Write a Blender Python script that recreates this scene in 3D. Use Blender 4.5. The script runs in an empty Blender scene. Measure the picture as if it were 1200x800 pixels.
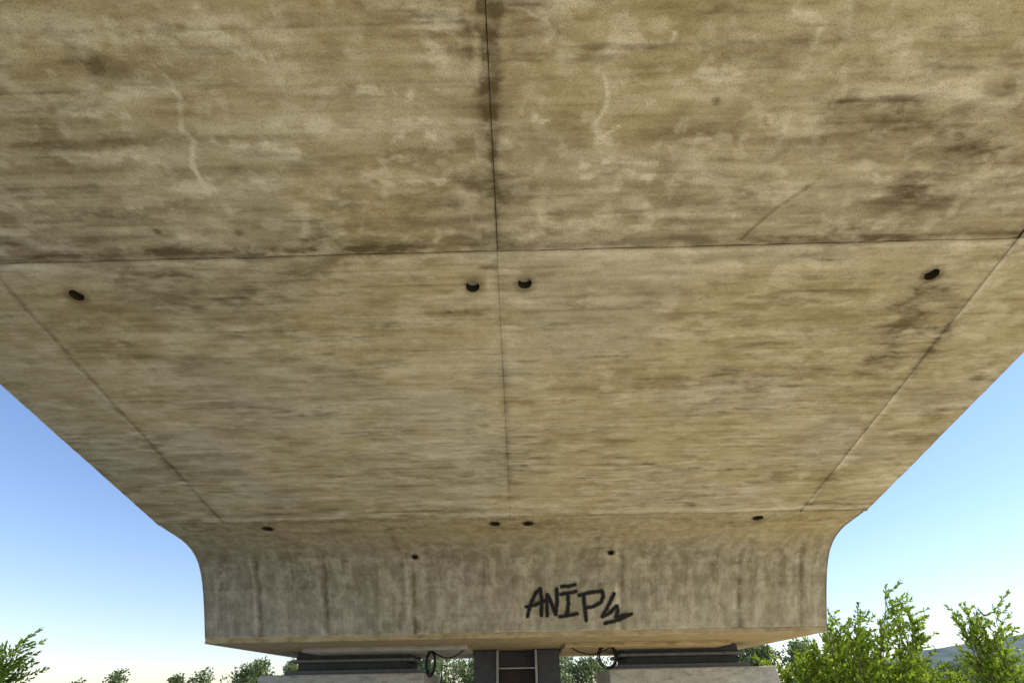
import bpy, math, random
import numpy as np
from mathutils import Matrix, Vector
random.seed(7); rng=np.random.default_rng(11)
scene=bpy.context.scene
COL=scene.collection
CZ=1.7          # eye height
HW=3.71         # half width of the girder soffit

# ------------------------------------------------------------------ helpers
def link(ob,parent=None):
    COL.objects.link(ob)
    if parent: ob.parent=parent
    return ob
def empty(name):
    e=bpy.data.objects.new(name,None); return link(e)
def mesh_obj(name,verts,faces,mat=None,parent=None,smooth=False):
    me=bpy.data.meshes.new(name)
    me.from_pydata([tuple(v) for v in verts],[],[tuple(f) for f in faces])
    if smooth: me.polygons.foreach_set("use_smooth",[True]*len(me.polygons))
    me.update()
    if mat: me.materials.append(mat)
    return link(bpy.data.objects.new(name,me),parent)
def np_mesh(name,V,F,mat,parent=None,smooth=True,attr=None,k=4):
    V=np.asarray(V,dtype=np.float32); F=np.asarray(F,dtype=np.int32)
    me=bpy.data.meshes.new(name)
    me.vertices.add(len(V)); me.vertices.foreach_set("co",V.ravel())
    me.loops.add(F.size); me.loops.foreach_set("vertex_index",F.ravel())
    me.polygons.add(len(F)); me.polygons.foreach_set("loop_start",np.arange(0,F.size,k,dtype=np.int32))
    me.polygons.foreach_set("loop_total",np.full(len(F),k,dtype=np.int32))
    me.polygons.foreach_set("use_smooth",np.full(len(F),smooth))
    me.update(calc_edges=True)
    if attr is not None:
        a=me.color_attributes.new("stain_shade",'FLOAT_COLOR','POINT')
        a.data.foreach_set("color",np.ascontiguousarray(attr,dtype=np.float32).ravel())
    me.materials.append(mat)
    return link(bpy.data.objects.new(name,me),parent)
def box(name,x0,x1,y0,y1,z0,z1,mat,parent=None,bev=0.0):
    v=[(x0,y0,z0),(x1,y0,z0),(x1,y1,z0),(x0,y1,z0),(x0,y0,z1),(x1,y0,z1),(x1,y1,z1),(x0,y1,z1)]
    f=[(0,3,2,1),(4,5,6,7),(0,1,5,4),(1,2,6,5),(2,3,7,6),(3,0,4,7)]
    o=mesh_obj(name,v,f,mat,parent)
    if bev:
        m=o.modifiers.new("bevel",'BEVEL'); m.width=bev; m.segments=2
    return o
_T=rng.random((257,257))
def vn(x,y):
    xi=np.floor(x).astype(int); yi=np.floor(y).astype(int); fx=x-xi; fy=y-yi
    fx=fx*fx*(3-2*fx); fy=fy*fy*(3-2*fy); xi%=256; yi%=256
    a=_T[xi,yi];b=_T[xi+1,yi];c=_T[xi,yi+1];d=_T[xi+1,yi+1]
    return (a*(1-fx)+b*fx)*(1-fy)+(c*(1-fx)+d*fx)*fy
def fbm(x,y,o=4,seed=0,g=.5):
    r=0;a=.5;t=0
    for i in range(o):
        r=r+a*vn(x*2**i+17.3*i+seed*31.7,y*2**i+9.1*i+seed*13.3); t+=a; a*=g
    return r/t
def sm(a,b,x):
    t=np.clip((x-a)/(b-a),0,1); return t*t*(3-2*t)

# ------------------------------------------------------------------ node helpers
def new_mat(name):
    m=bpy.data.materials.new(name); m.use_nodes=True
    nt=m.node_tree; nt.nodes.clear()
    o=nt.nodes.new("ShaderNodeOutputMaterial"); b=nt.nodes.new("ShaderNodeBsdfPrincipled")
    nt.links.new(b.outputs[0],o.inputs[0]); b.inputs["Roughness"].default_value=.9
    b.inputs["Specular IOR Level"].default_value=.2
    return m,nt,b,o
def noise(nt,vec,scale,detail=6,rough=.6,dist=0,mp=None):
    n=nt.nodes.new("ShaderNodeTexNoise"); n.inputs["Scale"].default_value=scale
    n.inputs["Detail"].default_value=detail; n.inputs["Roughness"].default_value=rough
    n.inputs["Distortion"].default_value=dist
    if mp:
        m=nt.nodes.new("ShaderNodeMapping"); m.inputs["Scale"].default_value=mp
        nt.links.new(vec,m.inputs[0]); vec=m.outputs[0]
    nt.links.new(vec,n.inputs["Vector"]); return n.outputs["Fac"]
def ramp(nt,fac,stops):
    r=nt.nodes.new("ShaderNodeValToRGB"); e=r.color_ramp.elements
    while len(e)<len(stops): e.new(.5)
    for i,(p,c) in enumerate(stops):
        e[i].position=p; e[i].color=(c,c,c,1) if not isinstance(c,tuple) else (*c,1)
    nt.links.new(fac,r.inputs[0]); return r.outputs[0]
def mix(nt,mode,fac,a,b):
    m=nt.nodes.new("ShaderNodeMix"); m.data_type='RGBA'; m.blend_type=mode
    def s(sock,v):
        if isinstance(v,(int,float)): sock.default_value=v
        elif isinstance(v,tuple): sock.default_value=(*v,1)
        else: nt.links.new(v,sock)
    s(m.inputs[0],fac); s(m.inputs[6],a); s(m.inputs[7],b); return m.outputs[2]
def math_(nt,op,a,b=None):
    m=nt.nodes.new("ShaderNodeMath"); m.operation=op
    for i,v in enumerate((a,b)):
        if v is None: continue
        if isinstance(v,(int,float)): m.inputs[i].default_value=v
        else: nt.links.new(v,m.inputs[i])
    return m.outputs[0]

def concrete(name,use_attr=True,base=((.30,.225,.10),(.55,.455,.245),(.74,.665,.44)),mp=(1,2.6,2.6),sc=5):
    m,nt,b,o=new_mat(name)
    tc=nt.nodes.new("ShaderNodeTexCoord").outputs["Object"]
    med=noise(nt,tc,sc,7,.70,.2,mp)
    fin=noise(nt,tc,150,1,.6)
    if use_attr:
        at=nt.nodes.new("ShaderNodeAttribute"); at.attribute_name="stain_shade"
        sp=nt.nodes.new("ShaderNodeSeparateColor"); nt.links.new(at.outputs["Color"],sp.inputs[0])
        f=math_(nt,'ADD',math_(nt,'MULTIPLY',at.outputs["Alpha"],.64),math_(nt,'MULTIPLY',med,.36))
    else: f=med
    col=ramp(nt,f,[(.33,base[0]),(.49,base[1]),(.65,base[2])])
    if use_attr:
        g=ramp(nt,f,[(.33,(.29,.265,.20)),(.49,(.49,.455,.36)),(.65,(.66,.625,.53))])
        col=mix(nt,'MIX',sp.outputs[2],col,g)
        brk=ramp(nt,med,[(.36,.35),(.54,1.0)])
        col=mix(nt,'MIX',math_(nt,'MULTIPLY',sp.outputs[1],brk),col,(.90,.83,.64))
        brd=ramp(nt,med,[(.44,1.0),(.64,.40)])
        col=mix(nt,'MIX',math_(nt,'MULTIPLY',sp.outputs[0],brd),col,(.12,.086,.038))
    col=mix(nt,'MULTIPLY',.8,col,ramp(nt,fin,[(.25,.55),(.5,.92),(.70,1.0)]))
    nt.links.new(col,b.inputs["Base Color"])
    h=math_(nt,'ADD',math_(nt,'MULTIPLY',fin,.12),math_(nt,'MULTIPLY',med,1.0))
    bp=nt.nodes.new("ShaderNodeBump"); bp.inputs["Strength"].default_value=.7; bp.inputs["Distance"].default_value=.013
    nt.links.new(h,bp.inputs["Height"]); nt.links.new(bp.outputs[0],b.inputs["Normal"])
    return m
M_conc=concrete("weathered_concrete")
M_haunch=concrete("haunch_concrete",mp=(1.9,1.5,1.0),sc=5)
M_plain=concrete("pier_concrete",use_attr=False,base=((.36,.34,.29),(.55,.53,.46),(.67,.65,.58)))
M_under=concrete("pier_head_concrete",use_attr=False,base=((.36,.26,.13),(.54,.42,.23),(.66,.55,.34)))
def simple(name,c,rough=.7,metal=0,var=.35,scale=9):
    m,nt,b,o=new_mat(name); tc=nt.nodes.new("ShaderNodeTexCoord").outputs["Object"]
    n=noise(nt,tc,scale,3,.65)
    nt.links.new(mix(nt,'MULTIPLY',1.0,c,ramp(nt,n,[(.3,1-var),(.7,1.0)])),b.inputs["Base Color"])
    b.inputs["Roughness"].default_value=rough; b.inputs["Metallic"].default_value=metal
    return m
M_dark=simple("dark_hole_concrete",(.05,.038,.022),.95)  # near-black concrete lining the holes
M_steel=simple("bearing_steel",(.24,.245,.26),.6,.0)
M_rubber=simple("bearing_rubber",(.10,.105,.115),.8)
M_shaft=simple("painted_dark_steel",(.10,.105,.12),.6)
M_galv=simple("galvanised_steel",(.45,.45,.42),.5,.3)
M_door=simple("dark_hatch_panel",(.09,.07,.065),.8)
M_cable=simple("black_cable",(.02,.02,.02),.6)
M_paint=simple("black_spray_paint",(.016,.016,.018),.6,0,.2)
M_asph=simple("asphalt",(.05,.05,.052),.9,0,.3,30)
M_bark=simple("bark",(.14,.11,.07),.9,0,.5,20)

# ------------------------------------------------------------------ bridge profile
SL=.1853
def soff(y):
    y=np.asarray(y,dtype=float)
    lin=CZ+2.532-SL*y
    return np.where(y<0, CZ+2.532-SL*y*np.clip(1+y/16,.4,1), lin)
_py=np.array([5.443,5.75,6.03,6.28,6.46,6.60,6.72,6.86,7.0,7.12]); _pz=np.array([1.523,1.497,1.472,1.425,1.355,1.255,1.13,.955,.76,.591])
_k=np.linspace(0,len(_py)-1,400)
def _cr(a):
    out=[]
    for t in _k:
        i=min(int(t),len(a)-2); f=t-i
        p0=a[i-1] if i>0 else 2*a[0]-a[1]; p1=a[i]; p2=a[i+1]; p3=a[i+2] if i+2<len(a) else 2*a[-1]-a[-2]
        out.append(.5*((2*p1)+(-p0+p2)*f+(2*p0-5*p1+4*p2-p3)*f*f+(-p0+3*p1-3*p2+p3)*f**3))
    return np.array(out)
HY=_cr(_py); HZ=_cr(_pz)+CZ
HS=np.concatenate([[0],np.cumsum(np.hypot(np.diff(HY),np.diff(HZ)))]); SMAX=HS[-1]
def hmap(s): return np.interp(s,HS,HY),np.interp(s,HS,HZ)
def hnorm(s):
    y0,z0=hmap(np.clip(s-.02,0,SMAX)); y1,z1=hmap(np.clip(s+.02,0,SMAX))
    dy=y1-y0; dz=z1-z0; l=np.hypot(dy,dz); return dz/l,-dy/l
def flare(y): return 1+.016*sm(5.8,6.6,np.asarray(y,dtype=float))

bridge=empty("concrete_girder_bridge")

def panel(name,x0,x1,s0,s1,step,kind,mat,attr,holes=(),lift=0.0,thick=.05,rag=.003,dip=.004):
    nx=max(2,int(round((x1-x0)/step))+1); ns=max(2,int(round((s1-s0)/step))+1)
    xs=np.linspace(x0,x1,nx); ss=np.linspace(s0,s1,ns)
    X,S=np.meshgrid(xs,ss,indexing='ij'); X=X.copy(); S=S.copy()
    A=attr(X,S)
    X[0,:]+=rag*fbm(S[0,:]*14,S[0,:]*0,3,1); X[-1,:]-=rag*fbm(S[-1,:]*14,S[-1,:]*0,3,2)
    S[:,0]+=rag*fbm(X[:,0]*14,X[:,0]*0,3,3); S[:,-1]-=rag*fbm(X[:,-1]*14,X[:,-1]*0,3,4)
    for (hx,hs,r) in holes:
        D=np.hypot(X-hx,S-hs); m=(D<r+step*.75)&(D>r-step*.75)
        X[m]=hx+(X[m]-hx)*r/D[m]; S[m]=hs+(S[m]-hs)*r/D[m]
    d=.006*(fbm(X*1.6,S*5,4,5)-.5)+.010*(fbm(X*.9,S*.9,3,6)-.5)+lift
    edge=np.minimum(np.minimum(X-x0,x1-X),np.minimum(S-s0,s1-S))
    d=d-dip*sm(.016,.0,edge)*sm(.25,.6,fbm(X*12,S*12,3,8))
    if kind=='soffit':
        Y=S; Z=soff(S)-d
    else:
        yy,zz=hmap(S); ny,nz=hnorm(S); Y=yy+ny*d; Z=zz+nz*d
    V=np.stack([X*flare(Y),Y,Z],-1).reshape(-1,3)
    I=np.arange(nx*ns).reshape(nx,ns)
    F=np.stack([I[:-1,:-1],I[:-1,1:],I[1:,1:],I[1:,:-1]],-1).reshape(-1,4)
    Xf=X.ravel();Sf=S.ravel()
    keep=np.ones(len(F),bool)
    for (hx,hs,r) in holes:
        cx=Xf[F].mean(1); cs=Sf[F].mean(1); keep&=~(np.hypot(cx-hx,cs-hs)<r*.93)
    F=F[keep]
    att=np.clip(A.reshape(-1,4),0,1)
    def skirt(idx,flip):
        nonlocal V,F,att
        n0=len(V); P=V[idx].copy()
        if kind=='soffit': P[:,2]+=thick
        else: P[:,1]+=thick*.7; P[:,2]+=thick*.7
        V=np.vstack([V,P]); a=att[idx].copy(); a[:,0]=.6; att=np.vstack([att,a])
        j=np.arange(len(idx)-1)
        q=np.stack([idx[j],idx[j+1],n0+j+1,n0+j],-1)
        if flip: q=q[:,::-1]
        F=np.vstack([F,q])
    skirt(I[0,:],False);skirt(I[-1,:],True);skirt(I[:,0],True);skirt(I[:,-1],False)
    ob=np_mesh(name,V,F,mat,bridge,True,att)
    for n,(hx,hs,r) in enumerate(holes):
        vs=[];fs=[];N=28
        if kind=='soffit': py,pz=hs,float(soff(hs)); up=np.array([0,0,1.]); tv=np.array([0,1,-SL])
        else:
            a,b_=hmap(hs); py,pz=float(a),float(b_); ny,nz=hnorm(hs); up=-np.array([0,float(ny),float(nz)]); tv=np.array([0,-up[2],up[1]]) 
        c=np.array([hx*float(flare(py)),py,pz])
        for k,(rr,dep) in enumerate([(r*1.02,-.002),(r*.97,.03),(r*.93,.13)]):
            for i in range(N):
                t=2*math.pi*i/N; vs.append(c+np.array([1,0,0])*rr*math.cos(t)+tv*rr*math.sin(t)+up*dep)
        for k in range(2):
            for i in range(N): fs.append((k*N+i,k*N+(i+1)%N,(k+1)*N+(i+1)%N,(k+1)*N+i))
        fs.append(tuple(range(2*N,3*N)))
        mesh_obj("drain_hole_lining",vs,fs,M_dark,bridge,True)
    return ob

def seg(X,S,pts,w,jit=.02,seed=0):
    r=np.zeros_like(X)
    Xj=X+jit*(fbm(X*9,S*9,3,seed)-.5)*2; Sj=S+jit*(fbm(X*9,S*9,3,seed+5)-.5)*2
    for (a,b) in zip(pts[:-1],pts[1:]):
        ax,ay=a;bx,by=b; dx=bx-ax;dy=by-ay; t=np.clip(((Xj-ax)*dx+(Sj-ay)*dy)/(dx*dx+dy*dy),0,1)
        D=np.hypot(Xj-ax-t*dx,Sj-ay-t*dy); r=np.maximum(r,sm(w,w*.2,D))
    return r
def blob(X,S,cx,cy,rx,ry,seed,thr=.45,f=4):
    g=np.exp(-((X-cx)/rx)**2-((S-cy)/ry)**2)
    n=fbm(X*f,S*f*1.7,5,seed); return g*sm(thr,thr+.16,n)

def attr_soffit(X,S):
    dark=np.zeros_like(X); light=np.zeros_like(X)
    near=S<2.165
    n=fbm(X*6,S*6,4,20); ns=fbm(X*3,S*14,4,21)
    Sw=S+.03*(fbm(X*1.1,S*2,3,120)-.5); Xw=X+.1*(fbm(X*2,S*2,3,121)-.5)
    st1=fbm(Xw*1.1,Sw*13,6,100,.62); st2=fbm(Xw*2.6,Sw*5.5,6,101,.6); st3=fbm(Xw*.55,Sw*1.1,5,106)
    st4=fbm(Xw*1.6,Sw*36,4,102,.6); st5=fbm(Xw*6,Sw*14,5,107,.65)
    tone=.51+1.3*(.33*(st1-.5)+.26*(st2-.5)+.24*(st3-.5)+.24*(st4-.5)+.18*(st5-.5))
    tone+=np.where(near,-.02,.03)-.015*sm(4.2,5.4,S)
    br=fbm(X*1.7,S*2.6,4,130)
    dark+=.38*sm(.59,.67,st1)*sm(.40,.56,br)
    dark+=.38*sm(.58,.67,st4)*sm(.42,.56,fbm(X*.8,S*1.3,4,103))
    dark+=.32*sm(.59,.67,st2)*sm(.44,.60,fbm(X*.7,S*.9,3,131))
    dark+=.26*sm(.60,.68,st5)*sm(.45,.6,fbm(X*1.1,S*1.5,3,133))
    light+=.38*sm(.56,.66,fbm(Xw*1.8,Sw*9,6,104,.6))*sm(.38,.58,fbm(X*.9,S*1.1,3,132))
    light+=.34*sm(.58,.68,fbm(Xw*6,Sw*12,5,105))
    for k,yb in enumerate(np.arange(.9,5.5,.115)):
        j=.012*(fbm(X*.7,X*0+k,3,110)-.5)
        dark+=.24*np.exp(-((S-yb-j)/.0075)**2)*sm(.40,.58,fbm(X*1.2,X*0+k*3.3,3,111))
        tone+=.014*((k*7919%13)/6.-1)*(np.abs(S-yb-.0575-j)<.0575)
    for (yc,wd,xa,xb,am,sd) in [(1.48,.035,-3,-1.2,.5,150),(1.30,.02,-2.6,-.4,.35,151),(1.88,.03,-2.6,-1.5,.45,152),(1.40,.03,1.3,3,.45,153),(1.62,.025,1.4,3,.45,154),(1.12,.03,.3,1.9,.3,155),(2.45,.02,-2.2,-1.3,.4,156),(2.95,.03,-2.9,-2.1,.45,157)]:
        yy_=yc+.05*(fbm(X*1.5,X*0+sd,4,sd)-.5)
        dark+=am*np.exp(-((S-yy_)/wd)**2)*sm(xa,xa+.4,X)*sm(xb,xb-.4,X)*sm(.38,.58,fbm(X*4,S*12,5,sd+20))
    # centre joint stain
    wob=.014*(fbm(S*5,S*0+3,3,22)-.5)
    cj=np.exp(-np.abs(X-.0+wob)/.020)*sm(.16,.42,fbm(X*4,S*5,4,23))
    cj2=np.exp(-((X+.015)/.075)**2)*sm(.28,.50,fbm(X*14,S*5,5,24))
    dark+=np.where(near,1.2*cj*sm(2.1,1.3,S)+.55*cj+1.2*cj2*sm(1.75,1.0,S),.55*cj*sm(5.2,4.7,S)*(.35+.65*sm(2.7,3.4,S)))
    light+=np.where(~near,.34*np.exp(-np.abs(X+.05)/.03)*sm(3.4,2.4,S),0)
    # transverse joint: ragged stain, with the step's shadow painted in on the near side
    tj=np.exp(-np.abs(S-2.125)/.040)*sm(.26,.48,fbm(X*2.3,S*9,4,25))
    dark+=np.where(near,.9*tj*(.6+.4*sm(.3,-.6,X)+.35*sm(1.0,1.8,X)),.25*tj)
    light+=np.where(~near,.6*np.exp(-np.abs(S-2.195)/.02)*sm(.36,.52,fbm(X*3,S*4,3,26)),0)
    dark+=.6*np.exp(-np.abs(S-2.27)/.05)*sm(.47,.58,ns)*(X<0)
    # far joint
    light+=.8*np.exp(-np.abs(S-5.38)/.035)*sm(.32,.5,fbm(X*3,S*3,3,27))
    dark+=.7*np.exp(-np.abs(S-5.44)/.02)
    dark+=.4*np.exp(-np.abs(S-5.28)/.10)*sm(.5,.66,ns)
    for sx in (-1,1):
        d=np.abs(X-sx*3.035)
        light+=(.85 if sx>0 else .45)*np.exp(-d/.018)*sm(.30,.48,fbm(X*5,S*2.5,3,28+sx))
        dark+=.5*np.exp(-d/.05)*sm(.46,.62,fbm(X*8,S*3,4,30+sx))+(.45 if sx>0 else .75)*np.exp(-np.abs(X-sx*3.01)/.012)
    dark+=.95*blob(X,S,-.55,1.80,.45,.13,31,.38)+.6*blob(X,S,-.1,1.86,.3,.15,32,.40)
    dark+=.9*blob(X,S,2.3,1.86,.28,.14,33,.38)+.6*blob(X,S,1.95,1.5,.45,.10,34,.40)+.6*blob(X,S,2.6,1.6,.5,.2,35,.40)
    dark+=.4*blob(X,S,.5,1.05,.5,.1,36,.46)+.5*blob(X,S,-1.9,1.15,.6,.12,37,.46)
    dark+=.55*seg(X,S,[(1.40,2.13),(1.52,1.95),(1.70,1.76)],.014,.01,38)
    dark+=.75*blob(X,S,2.70,2.75,.14,.36,39,.28,6)+.4*blob(X,S,2.62,3.1,.24,.18,40,.33,5)
    dark+=.6*blob(X,S,-1.7,2.45,.5,.07,41,.40)
    dark+=1.0*blob(X,S,-.27,2.62,.12,.04,42,.33,9)
    # efflorescence cracks and scuffs
    light+=1.6*seg(X,S,[(-1.45,1.20),(-1.43,1.30),(-1.50,1.42),(-1.47,1.5),(-1.53,1.62),(-1.51,1.75)],.016,.020,50)*sm(.16,.36,n)
    light+=.7*blob(X,S,-1.42,1.72,.3,.06,52,.40,8)
    light+=1.0*seg(X,S,[(.52,1.25),(.55,1.36),(.50,1.47),(.54,1.52)],.013,.022,51)
    light+=.8*seg(X,S,[(.54,1.52),(.62,1.47)],.012,.01,53)
    sc=[[(-.54,1.40),(-.36,1.43),(-.30,1.47),(-.44,1.50),(-.50,1.55)],[(.44,1.64),(.60,1.61),(.78,1.62),(.86,1.67)],[(.46,1.71),(.66,1.69),(.80,1.73)],
        [(-.58,1.27),(-.40,1.30)],[(-.44,1.70),(-.28,1.74)],[(.16,.98),(.30,1.01),(.26,1.06)],[(1.30,1.0),(1.42,1.05),(1.40,1.12)],[(.50,1.13),(.62,1.10),(.80,1.12)],
        [(-1.06,1.52),(-.98,1.58)],[(-1.12,1.10),(-.92,1.12)],[(-.60,1.62),(-.42,1.60)],[(1.32,1.44),(1.40,1.47)],[(.22,1.42),(.30,1.44)],[(1.9,1.77),(2.1,1.79)],[(-1.8,1.98),(-1.74,2.0)],[(-2.0,1.33),(-1.72,1.35)],[(-1.35,1.48),(-1.1,1.5)]]
    for i,p in enumerate(sc):
        light+=1.1*seg(X,S,p,.036,.05,200+i*7)*sm(.40,.58,fbm(X*16,S*20,5,201+i,.65))
    for (cx,cy,rx,ry,sd) in [(-1.2,1.02,.25,.04,64),(-.22,1.05,.1,.12,65),(2.3,1.35,.35,.05,70),(-1.7,1.25,.2,.03,71),(-.8,1.42,.3,.03,72),(1.0,1.25,.2,.035,73),(-2.0,1.55,.25,.03,74),(.15,.95,.25,.06,62)]:
        light+=1.0*blob(X,S,cx,cy,rx*1.25,ry*1.2,sd,.36,9)
    light+=.35*sm(.62,.70,fbm(X*10,S*10,4,48))*near
    for hx in (-2.63,-.16,.157,2.66):
        d=np.hypot(X-hx,S-2.41); dark+=.6*sm(.09,.045,d)
    dark+=.8*sm(.03,.01,np.hypot(X-1.06,S-1.36))+.6*sm(.03,.01,np.hypot(X+1.9,S-1.98))+.6*sm(.03,.01,np.hypot(X+1.45,S-2.0))
    grey=.36*sm(.42,.60,fbm(X*.8,S*1.3,4,45))+.12
    grey=grey*sm(.4,2.3,S)+.08
    return np.stack([np.clip(dark,0,.9),np.clip(light,0,.85),grey,tone],-1)

def attr_haunch(X,S):
    n=fbm(X*3,S*3,5,80); vs=fbm(X*8,S*.7,5,81,.55); fs=fbm(X*26,S*1.2,4,82,.55)
    q=fbm(X*1.6,S*2.0,6,83,.55)
    k=sm(.2,.9,S)
    hz=fbm(X*1.2,S*14,6,140,.6)
    tone=.505+.9*(.26*(vs-.5)*k+.14*(fs-.5)*k+.28*(q-.5)+.32*(hz-.5)*(1-k*.6))
    dark=.20*sm(.55,.72,vs)*k+.12*sm(.56,.70,fs)*k+.16*sm(.54,.66,q)+.32*sm(.57,.67,hz)*(1-.55*k)
    light=.30*sm(.55,.68,fbm(X*11,S*1.0,5,84))*sm(.5,1.4,S)+.20*sm(.57,.67,fbm(X*3,S*5,5,85))
    grey=.22+.70*sm(.4,1.3,S+.4*(n-.5))-.22*sm(2.2,3.4,X)
    for sx,wd in ((-1.25,.034),(1.23,.026),(-3.1,.018),(2.62,.026),(-2.3,.014),(3.35,.014)):
        light+=.75*np.exp(-(np.abs(X-sx+.02*(fbm(S*3,S*0+sx,3,86)-.5))/wd)**2)*sm(.9,1.15,S)*sm(.25,.45,fbm(X*4,S*5,3,87))
        dark+=.4*np.exp(-(np.abs(X-sx-.065)/.025)**2)*sm(.9,1.15,S)
    light+=.9*sm(SMAX-.05,SMAX-.015,S)*sm(.3,.5,fbm(X*5,S*4,3,88))  # lit lower edge painted in as a pale band
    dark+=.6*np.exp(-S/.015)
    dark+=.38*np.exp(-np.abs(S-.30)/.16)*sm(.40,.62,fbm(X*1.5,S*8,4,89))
    dark+=.10+.24*sm(.65,1.1,S)*sm(2.2,1.4,S)  # shading of the curved face painted in, darker partway down
    for sx in (-1.15,1.15):
        d=np.hypot(X-sx,S-1.03)+.03*(fbm(X*20,S*20,3,95)-.5); light+=.42*sm(.115,.07,d)*sm(.03,.06,d); dark+=.9*sm(.065,.035,d)
        light+=.30*np.exp(-((X-sx)/.05)**2)*sm(1.05,1.1,S)*sm(1.9,1.2,S)
    dark+=.9*sm(.045,.02,np.hypot(X+1.15,S-1.97))
    for hx in (-2.63,-.176,.182,2.645): dark+=.6*sm(.10,.05,np.hypot(X-hx,S-.21))
    dark+=.3*np.exp(-((X+1.35)/.05)**2)*sm(.1,.3,S)*sm(1.1,.7,S)
    return np.stack([np.clip(dark,0,.8),np.clip(light,0,.75),np.clip(grey,0,1),tone],-1)

hs=[(-2.63,2.41,.043),(-.166,2.416,.043),(.157,2.399,.043),(2.66,2.41,.043)]
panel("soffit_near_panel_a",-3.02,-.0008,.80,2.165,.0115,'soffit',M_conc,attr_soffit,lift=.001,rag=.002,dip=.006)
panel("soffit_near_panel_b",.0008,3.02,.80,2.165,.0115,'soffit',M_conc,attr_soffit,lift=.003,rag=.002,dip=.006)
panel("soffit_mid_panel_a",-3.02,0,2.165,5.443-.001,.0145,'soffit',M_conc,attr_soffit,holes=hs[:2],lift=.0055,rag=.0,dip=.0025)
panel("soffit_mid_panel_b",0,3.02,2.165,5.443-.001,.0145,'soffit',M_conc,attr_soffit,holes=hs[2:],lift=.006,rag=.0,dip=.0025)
for sx in (-1,1):
    a,b_=(3.0202)*sx,HW*sx
    panel("soffit_edge_strip",min(a,b_),max(a,b_),.80,5.47,.015,'soffit',M_conc,attr_soffit,lift=.004 if sx<0 else .009,rag=.0,dip=.002)
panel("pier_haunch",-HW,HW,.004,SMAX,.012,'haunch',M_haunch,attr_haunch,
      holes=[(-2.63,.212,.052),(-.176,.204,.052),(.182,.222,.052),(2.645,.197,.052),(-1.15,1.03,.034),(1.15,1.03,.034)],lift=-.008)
YR=-5.0
panel("soffit_rear_panel",-HW,HW,YR,.80-.004,.12,'soffit',M_conc,attr_soffit)

YF=HY[-1]; ZB=HZ[-1]; YB=10.62; ZT=5.75; YM=(YF+YB)/2; YE=2*YM-YR
prof=[(YR,float(soff(YR))),(-2.5,float(soff(-2.5))),(0,float(soff(0))),(5.443,float(soff(5.443)))]
for s in np.linspace(.2,SMAX,14):
    y,z=hmap(s); prof.append((float(y),float(z)))
near=[p for p in prof]
mir=[(2*YM-y,z) for y,z in near][::-1]
full=near+mir
vs=[];fs=[]
core=[((y+(.02 if 5.0<y<YF+.01 else 0)),z+.045) if y<=YF+.01 else (y,z) for (y,z) in full]
n=len(core)
def wx(y):
    return (HW-.0015)*float(flare(min(y,2*YM-y)))
for sx in (-1,1):
    for (y,z) in core: vs.append((sx*wx(y),y,z))
    for (y,z) in core: vs.append((sx*wx(y),y,ZT))
def vi(side,top,i): return side*2*n+top*n+i
for i in range(n-1):
    fs.append((vi(0,0,i),vi(0,1,i),vi(0,1,i+1),vi(0,0,i+1)))
    fs.append((vi(1,0,i),vi(1,0,i+1),vi(1,1,i+1),vi(1,1,i)))
    fs.append((vi(0,0,i),vi(0,0,i+1),vi(1,0,i+1),vi(1,0,i)))
    fs.append((vi(0,1,i),vi(1,1,i),vi(1,1,i+1),vi(0,1,i+1)))
fs.append((vi(0,0,0),vi(1,0,0),vi(1,1,0),vi(0,1,0))); fs.append((vi(0,0,n-1),vi(0,1,n-1),vi(1,1,n-1),vi(1,0,n-1)))
mesh_obj("girder_core",vs,fs,M_plain,bridge)
for sx in (-1,1):
    v=[];f=[]
    for (y,z) in near: v+= [(sx*(wx(y)+.0015),y,z),(sx*(wx(y)+.0015),y,z+.6)]
    for i in range(len(near)-1): f.append((2*i,2*i+2,2*i+3,2*i+1) if sx>0 else (2*i,2*i+1,2*i+3,2*i+2))
    mesh_obj("web_face",v,f,M_plain,bridge)
HB=HW*1.016
def under_block(name,x0,x1,y0,y1,z0,z1,mat=M_under): return box(name,x0,x1,y0,y1,z0,z1,mat,bridge,.012)
under_block("pier_head_soffit",-HB+.004,HB-.004,YF-.012,YB,ZB-.035,ZB+.03)
under_block("pier_head_recess_beam",-2.9,-.66,YF+.9,YB-.4,ZB-.085,ZB-.03,M_plain)
under_block("pier_head_recess_beam",.66,2.9,YF+.9,YB-.4,ZB-.085,ZB-.03,M_under)
box("deck_slab",-4.0,4.0,YR,YE,ZT+.002,ZT+.22,M_plain,bridge,.02)
box("road_surface",-3.3,3.3,YR+.01,YE-.01,ZT+.224,ZT+.27,M_asph,bridge)
for sx in (-1,1):
    box("deck_kerb",min(sx*3.32,sx*3.98),max(sx*3.32,sx*3.98),YR+.02,YE-.02,ZT+.223,ZT+.38,M_plain,bridge,.02)
    for yy in np.arange(YR+.5,YE-.4,1.5): box("railing_post",sx*3.85-.025,sx*3.85+.025,yy-.025,yy+.025,ZT+.37,ZT+1.43,M_galv,bridge)
    for zz in (.75,1.1,1.45): box("railing_rail",sx*3.85-.02,sx*3.85+.02,YR+.3,YE-.3,ZT+zz-.02,ZT+zz+.02,M_galv,bridge)

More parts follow.
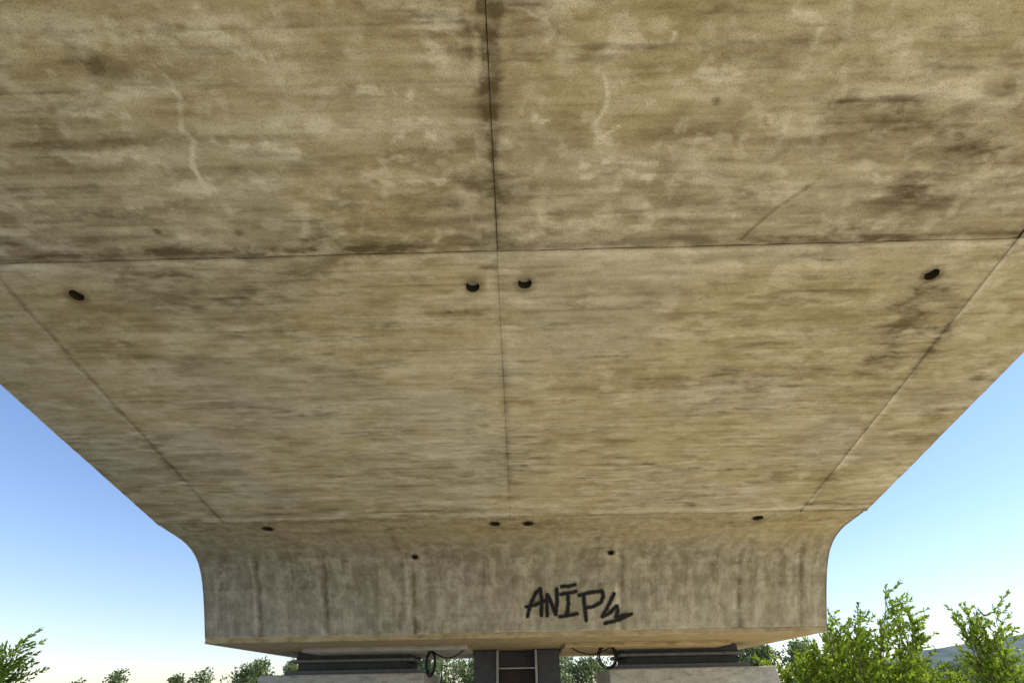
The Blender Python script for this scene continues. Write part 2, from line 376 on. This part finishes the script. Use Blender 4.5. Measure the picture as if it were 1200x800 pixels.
# ------------------------------------------------------------------ piers with bearings
for sx in (-1,1):
    p=empty("bridge_pier")
    xa,xb=sorted((sx*1.28,sx*3.60)); capz=CZ+.265
    box("pier_cap",xa,xb,8.45,10.1,capz-.42,capz,M_plain,p,.02)
    box("pier_shaft",xa+.15,xb-.15,8.6,9.95,-.6,capz-.424,M_plain,p,.03)
    xa,xb=sorted((sx*1.46,sx*3.32))
    box("bearing_base_plate",xa,xb,8.66,9.8,capz+.003,capz+.055,M_steel,p,.006)
    box("bearing_pad",xa+.14,xb-.14,8.76,9.7,capz+.057,capz+.15,M_rubber,p,.01)
    box("bearing_mid_plate",xa+.04,xb-.04,8.68,9.76,capz+.152,capz+.19,M_steel,p,.004)
    box("bearing_top_plate",xa+.10,xb-.10,8.74,9.72,capz+.192,ZB-.037,M_rubber,p,.004)
sh=empty("access_shaft")
box("shaft_wall",-.64,-.31,9.0,10.2,-.6,ZB-.04,M_shaft,sh,.01)
box("shaft_wall",.31,.64,9.0,10.2,-.6,ZB-.04,M_shaft,sh,.01)
box("shaft_back",-.31,.31,9.35,10.1,-.6,ZB-.045,M_shaft,sh)
box("shaft_hatch",-.27,.27,9.30,9.346,-.4,CZ+.30,M_door,sh,.005)
lad=empty("steel_ladder")
for x in (-.285,.285): box("ladder_rail",x-.018,x+.018,8.90,8.94,-.05,ZB-.05,M_galv,lad,.004)
for z in np.arange(.12,ZB-.1,.27):
    box("ladder_rung",-.265,.265,8.908,8.932,z-.009,z+.009,M_galv,lad,.003)

def tube(pts,rad,sides=6):
    vs=[];fs=[]; P=[np.array(p,dtype=float) for p in pts]
    for i,p in enumerate(P):
        t=P[min(i+1,len(P)-1)]-P[max(i-1,0)]; t/=np.linalg.norm(t)+1e-9
        a=np.cross(t,[0,0,1.] if abs(t[2])<.9 else [1.,0,0]); a/=np.linalg.norm(a); b=np.cross(t,a)
        r=rad[i] if hasattr(rad,'__len__') else rad
        for k in range(sides):
            q=2*math.pi*k/sides; vs.append(p+r*(a*math.cos(q)+b*math.sin(q)))
    for i in range(len(P)-1):
        for k in range(sides):
            fs.append((i*sides+k,i*sides+(k+1)%sides,(i+1)*sides+(k+1)%sides,(i+1)*sides+k))
    return vs,fs
def coil(cx,cz,rx,rz,y,seed,tail):
    pts=[]
    for i in range(100):
        t=i/100*2*math.pi*3.2; k=1+.12*math.sin(t*.37+seed)
        pts.append((cx+rx*k*math.cos(t),y+.012*math.sin(t*1.7)+i*.0004,cz+rz*k*math.sin(t)))
    e=pts[-1]
    for i in range(1,13):
        u=i/12; pts.append((e[0]+(tail-e[0])*u,y,e[2]+(ZB-.05-e[2])*u-.10*math.sin(math.pi*u)))
    v,f=tube(pts,.009); mesh_obj("cable_coil",v,f,M_cable,None,True)
coil(-1.17,CZ+.36,.055,.14,8.2,1,-.68)
coil(1.25,CZ+.40,.12,.13,8.2,2,.7)

# ------------------------------------------------------------------ graffiti
def G(x,y): return ((x-602)*.01023, 1.475+(y-688)*.01056)
strokes=[[(617,722),(621,708),(628,694),(633,690),(634,703),(633,721)],[(616,711),(626,709),(638,704)],
 [(640,721),(640,708),(641,697),(645,706),(650,720),(652,706),(652,691)],
 [(657,697),(665,696),(674,694)],[(665,696),(665,708),(663,722)],[(655,723),(664,722),(675,720)],[(658,688),(666,688),(673,686)],
 [(685,728),(684,712),(683,698)],[(678,699),(690,696),(704,694),(706,700),(703,707),(694,712),(685,714)],
 [(718,698),(714,706),(710,714),(704,724),(713,720)],[(713,720),(721,712),(722,718),(720,725)],[(720,725),(730,723),(738,722),(724,728),(707,732)]]
x0,s0=G(608,683); x1,s1=G(746,738); st=.0045
xs=np.arange(x0,x1,st); ss=np.arange(s0,min(s1,SMAX-.01),st); X,S=np.meshgrid(xs,ss,indexing='ij')
Xj=X+.012*(fbm(X*9,S*9,3,90)-.5); Sj=S+.012*(fbm(X*9,S*9,3,91)-.5)
Dm=np.full_like(X,9.)
for sk in strokes:
    pts=[G(*p) for p in sk]
    for (a,b_) in zip(pts[:-1],pts[1:]):
        dx=b_[0]-a[0];dy=b_[1]-a[1]; t=np.clip(((Xj-a[0])*dx+(Sj-a[1])*dy)/(dx*dx+dy*dy),0,1)
        Dm=np.minimum(Dm,np.hypot(Xj-a[0]-t*dx,Sj-a[1]-t*dy))
prob=sm(.031,.013,Dm); on=rng.random(X.shape)<prob
yy,zz=hmap(S); ny,nz=hnorm(S); off=.0015
V=np.stack([X*1.016,yy+ny*off,zz+nz*off],-1).reshape(-1,3); I=np.arange(X.size).reshape(X.shape)
F=np.stack([I[:-1,:-1],I[:-1,1:],I[1:,1:],I[1:,:-1]],-1).reshape(-1,4); F=F[on[:-1,:-1].ravel()]
used=np.unique(F); rm=np.zeros(X.size,int); rm[used]=np.arange(len(used))
np_mesh("graffiti_lettering",V[used],rm[F],M_paint)

# ------------------------------------------------------------------ ground
m,nt,b,o=new_mat("pale_bounce_ground"); tc=nt.nodes.new("ShaderNodeTexCoord").outputs["Object"]
nz_=noise(nt,tc,.35,3,.65)
gr=ramp(nt,nz_,[(.35,(.58,.50,.35)),(.6,(.73,.65,.48))])  # unseen ground, paleness made up to bounce light onto the soffit
gs=ramp(nt,nz_,[(.3,(.09,.105,.04)),(.7,(.24,.22,.10))])
ln=nt.nodes.new("ShaderNodeVectorMath"); ln.operation='LENGTH'; nt.links.new(tc,ln.inputs[0])
mk=math_(nt,'ADD',math_(nt,'DIVIDE',ln.outputs["Value"],110),math_(nt,'MULTIPLY',nz_,.8))
nt.links.new(mix(nt,'MIX',ramp(nt,mk,[(.68,0.0),(.85,1.0)]),gr,gs),b.inputs["Base Color"])
b.inputs["Roughness"].default_value=1
N=61; gx=np.sign(np.linspace(-1,1,N))*np.abs(np.linspace(-1,1,N))**3*4000
GX,GY=np.meshgrid(gx,gx,indexing='ij'); GZ=.10*(fbm(GX*.3+500,GY*.3+500,3,95)-.5)*(np.hypot(GX,GY)<200)
I=np.arange(N*N).reshape(N,N); F=np.stack([I[:-1,:-1],I[1:,:-1],I[1:,1:],I[:-1,1:]],-1).reshape(-1,4)
np_mesh("ground",np.stack([GX,GY,GZ],-1).reshape(-1,3),F,m)

# ------------------------------------------------------------------ hill
m,nt,b,o=new_mat("wooded_hill_haze"); tc=nt.nodes.new("ShaderNodeTexCoord").outputs["Object"]
nt.links.new(ramp(nt,noise(nt,tc,.03,6,.7),[(.35,(.10,.14,.13)),(.65,(.18,.23,.20))]),b.inputs["Base Color"])
xs=np.linspace(250,2600,240); ys=np.linspace(800,1900,60); X,Y=np.meshgrid(xs,ys,indexing='ij')
Z=102*sm(330,1150,X)*(.82+.3*fbm(X*.003,Y*.002,4,97))*np.exp(-((Y-1250)/330)**2)+ 9*(fbm(X*.03,Y*.03,4,98)-.5)
Z=Z-6
I=np.arange(X.size).reshape(X.shape); F=np.stack([I[:-1,:-1],I[1:,:-1],I[1:,1:],I[:-1,1:]],-1).reshape(-1,4)
np_mesh("hill",np.stack([X,Y,Z],-1).reshape(-1,3),F,m)

# ------------------------------------------------------------------ foliage
def leaf_mat(name,c0,c1,trans=.35):
    m,nt,b,o=new_mat(name); g=nt.nodes.new("ShaderNodeNewGeometry")
    c=ramp(nt,g.outputs["Random Per Island"],[(.1,c0),(.9,c1)]); nt.links.new(c,b.inputs["Base Color"]); b.inputs["Roughness"].default_value=.5
    t=nt.nodes.new("ShaderNodeBsdfTranslucent"); nt.links.new(mix(nt,'MULTIPLY',1.0,c,(1.4,1.4,.7)),t.inputs[0])
    mx=nt.nodes.new("ShaderNodeMixShader"); mx.inputs[0].default_value=trans
    nt.links.new(b.outputs[0],mx.inputs[1]); nt.links.new(t.outputs[0],mx.inputs[2]); nt.links.new(mx.outputs[0],o.inputs[0])
    return m
M_leaf=leaf_mat("shrub_leaves",(.11,.18,.02),(.33,.43,.06),.5)
M_far=leaf_mat("distant_foliage",(.11,.15,.07),(.23,.28,.13),.35)
def leaves_mesh(name,P,D,L,W,mat,parent=None):
    P=np.asarray(P);D=np.asarray(D);D=D/np.linalg.norm(D,axis=1,keepdims=True)
    r=rng.normal(size=P.shape); s=np.cross(D,r); s/=np.linalg.norm(s,axis=1,keepdims=True)
    L=np.asarray(L)[:,None];W=np.asarray(W)[:,None]
    V=np.stack([P,P+D*L*.45+s*W*.5,P+D*L,P+D*L*.45-s*W*.5],1).reshape(-1,3)
    F=np.arange(len(V)).reshape(-1,4); return np_mesh(name,V,F,mat,parent,False)
def shrub(name,base,height,spread,stems,seed,lean=(.25,0,0),dens=1.0,hmin=.66):
    r=random.Random(seed); e=empty(name); P=[];D=[];L=[];W=[]; bv=[];bf=[]
    def addtube(pts,rad):
        v,f=tube(pts,rad,5); n=len(bv); bv.extend(v); bf.extend([tuple(i+n for i in q) for q in f])
    def leaf(p,d,l):
        P.append(p);D.append(d);L.append(l);W.append(l*r.uniform(.34,.52))
    B=np.array(base,dtype=float)
    for s in range(stems):
        a=r.uniform(0,6.283); rr=spread*math.sqrt(r.random()); h=height*r.uniform(hmin,1.0)*(1-.22*(rr/spread)**2)
        top=B+np.array([math.cos(a)*rr+lean[0]*h,math.sin(a)*rr*.8+lean[1]*h,h]); st=B+np.array([math.cos(a)*rr*.25,math.sin(a)*rr*.25,-.05])
        mid=(st+top)/2+np.array([r.uniform(-.25,.05),r.uniform(-.15,.15),.15*h])
        pts=[(1-t)**2*st+2*t*(1-t)*mid+t*t*top for t in np.linspace(0,1,12)]
        pts=[p+np.array([r.uniform(-.02,.02),r.uniform(-.02,.02),0]) for p in pts]
        addtube(pts,[.018*(1-t)+.003 for t in np.linspace(0,1,12)])
        for t in np.linspace(.25,1,26):
            i=t*11; k=min(int(i),10); p=pts[k]*(1-i+k)+pts[k+1]*(i-k); ax=pts[k+1]-pts[k]; ax/=np.linalg.norm(ax)
            aa=r.uniform(0,6.283); side=np.array([math.cos(aa),math.sin(aa),0])
            d=ax*r.uniform(.5,1.0)+side*r.uniform(.5,1.0)+np.array([.40,0,.0]); d/=np.linalg.norm(d)
            ln=r.uniform(.28,.70)*(1.15-.50*t); tw=[p]
            for q in range(1,6): tw.append(p+d*ln*q/5+np.array([0,0,-.06*ln*(q/5)**2]))
            addtube(tw,[.005,.004,.003,.0025,.002,.0015])
            for q in np.linspace(.1,1,int((12+ln*40)*dens)):
                j=q*5;kk=min(int(j),4); lp=tw[kk]*(1-j+kk)+tw[kk+1]*(j-kk)
                sd=np.array([r.gauss(0,1),r.gauss(0,1),r.gauss(0,1)]); leaf(lp,d*.9+sd*.5,r.uniform(.055,.10))
        for q in range(12): leaf(top-np.array([0,0,.02*q]),np.array([r.gauss(0,.4),r.gauss(0,.4),1]),r.uniform(.05,.08))
    leaves_mesh("leaves",P,D,L,W,M_leaf,e); mesh_obj("branches",bv,bf,M_bark,e,True)
    return e
shrub("willow_shrub",(5.50,10.2,0),3.3,.95,14,1,(.22,0,0),.9,.80)
shrub("willow_shrub",(5.5,10.6,0),2.6,1.05,16,12,(.14,0,0))
shrub("willow_shrub",(4.85,10.9,0),2.25,.7,10,2,(.1,0,0))
shrub("willow_shrub",(7.2,11.6,0),2.4,.95,14,3,(.1,0,0))
shrub("willow_shrub",(8.25,10.6,0),3.2,.40,9,4,(.05,0,0),.9,.72)
shrub("willow_shrub",(-9.25,10.4,0),2.9,.6,12,5,(.0,0,0),.9)

P=[];D=[];L=[];W=[];bv=[];bf=[]
def far_tree(x,y,h,w,r,dens=1200):
    base=np.array([x,y,-.1]); top=base+np.array([r.uniform(-.3,.3),0,h*.8])
    v,f=tube([base,(base+top)/2,top],[.16+h*.012,.12,.04],5); n=len(bv); bv.extend(v); bf.extend([tuple(i+n for i in q) for q in f])
    cl=[]
    for i in range(int(10+w*2.5)):
        t=r.uniform(.18,1); a=r.uniform(0,6.283); rad=w*.5*math.sin(math.pi*min(1,(t*.86+.14)))**.6*r.uniform(.25,1)
        c=base+np.array([math.cos(a)*rad,math.sin(a)*rad,h*t*.93]); cl.append((c,r.uniform(.12,.22)*w+.25))
        s=base+np.array([0,0,h*max(.15,t-.3)]); v,f=tube([s,(s+c)/2+np.array([0,0,.2]),c],[.06,.04,.015],4); n=len(bv); bv.extend(v); bf.extend([tuple(i+n for i in q) for q in f])
    for i in range(dens):
        c,cr=r.choice(cl); q=np.array([r.gauss(0,1),r.gauss(0,1),r.gauss(0,1)]); q/=np.linalg.norm(q)
        P.append(c+q*cr*r.random()**.4*np.array([1,1,.85])); D.append(q+np.array([r.gauss(0,.6),r.gauss(0,.6),r.gauss(0,.6)])); l=r.uniform(.25,.5); L.append(l); W.append(l*.8)
r=random.Random(3)
def row(xa,xb,y,ha,hb,step,dens=900):
    x=xa
    while x<xb:
        far_tree(x,y+r.uniform(-6,6),r.uniform(ha,hb),r.uniform(3.8,6),r,dens); x+=step*r.uniform(.7,1.3)
far_tree(-66.5,100,5.8,5.0,r);far_tree(-76,104,4.9,3,r);far_tree(-57,100,5.2,3.8,r);far_tree(-53,101,5.9,4.6,r)
row(-49.5,-37,104,6.6,7.9,1.4)
row(-36,-16,108,5.6,7.0,2.4); row(-18,-7,100,6.8,8.0,1.5); row(-6,14,104,6.8,7.8,1.8); row(14,36,108,6.0,7.4,2.8)
row(32,50,98,7.6,9.3,1.6,1100); row(50,95,108,5.4,6.8,2.8)
tr=empty("distant_tree_row"); leaves_mesh("crowns",P,D,L,W,M_far,tr); mesh_obj("trunks_and_limbs",bv,bf,M_bark,tr,True)

# ------------------------------------------------------------------ light
EL=math.radians(36); AZ=math.radians(78)
w=bpy.data.worlds.new("World"); scene.world=w; w.use_nodes=True; nt=w.node_tree
bg=nt.nodes["Background"]; sk=nt.nodes.new("ShaderNodeTexSky"); sk.sky_type='NISHITA'; sk.sun_disc=False
sk.sun_elevation=EL; sk.sun_rotation=AZ; sk.air_density=1.2; sk.dust_density=.15; sk.ozone_density=2.0; sk.altitude=500
nt.links.new(mix(nt,'MULTIPLY',1.0,sk.outputs[0],(1.04,1.05,1.24)),bg.inputs[0]); bg.inputs[1].default_value=.15
sd=bpy.data.lights.new("sun",'SUN'); sd.energy=5; sd.angle=math.radians(.5); sd.color=(1,.94,.82)
so=link(bpy.data.objects.new("sun",sd)); d=Vector((math.sin(AZ)*math.cos(EL),math.cos(AZ)*math.cos(EL),math.sin(EL)))
so.rotation_euler=d.to_track_quat('Z','Y').to_euler(); so.location=(20,10,30)

# ------------------------------------------------------------------ camera
cd=bpy.data.cameras.new("Camera"); cd.lens=18; cd.sensor_width=36; cd.clip_end=10000; cd.clip_start=.05
co=link(bpy.data.objects.new("Camera",cd)); scene.camera=co
R=Matrix.Rotation(math.radians(.45),4,'Z')@Matrix.Rotation(math.radians(90+34.5),4,'X')@Matrix.Rotation(math.radians(-1.1),4,'Z')
co.matrix_world=Matrix.Translation((.09,0,CZ))@R
scene.view_settings.view_transform='Standard'; scene.view_settings.look='None'; scene.view_settings.exposure=0; scene.view_settings.gamma=1
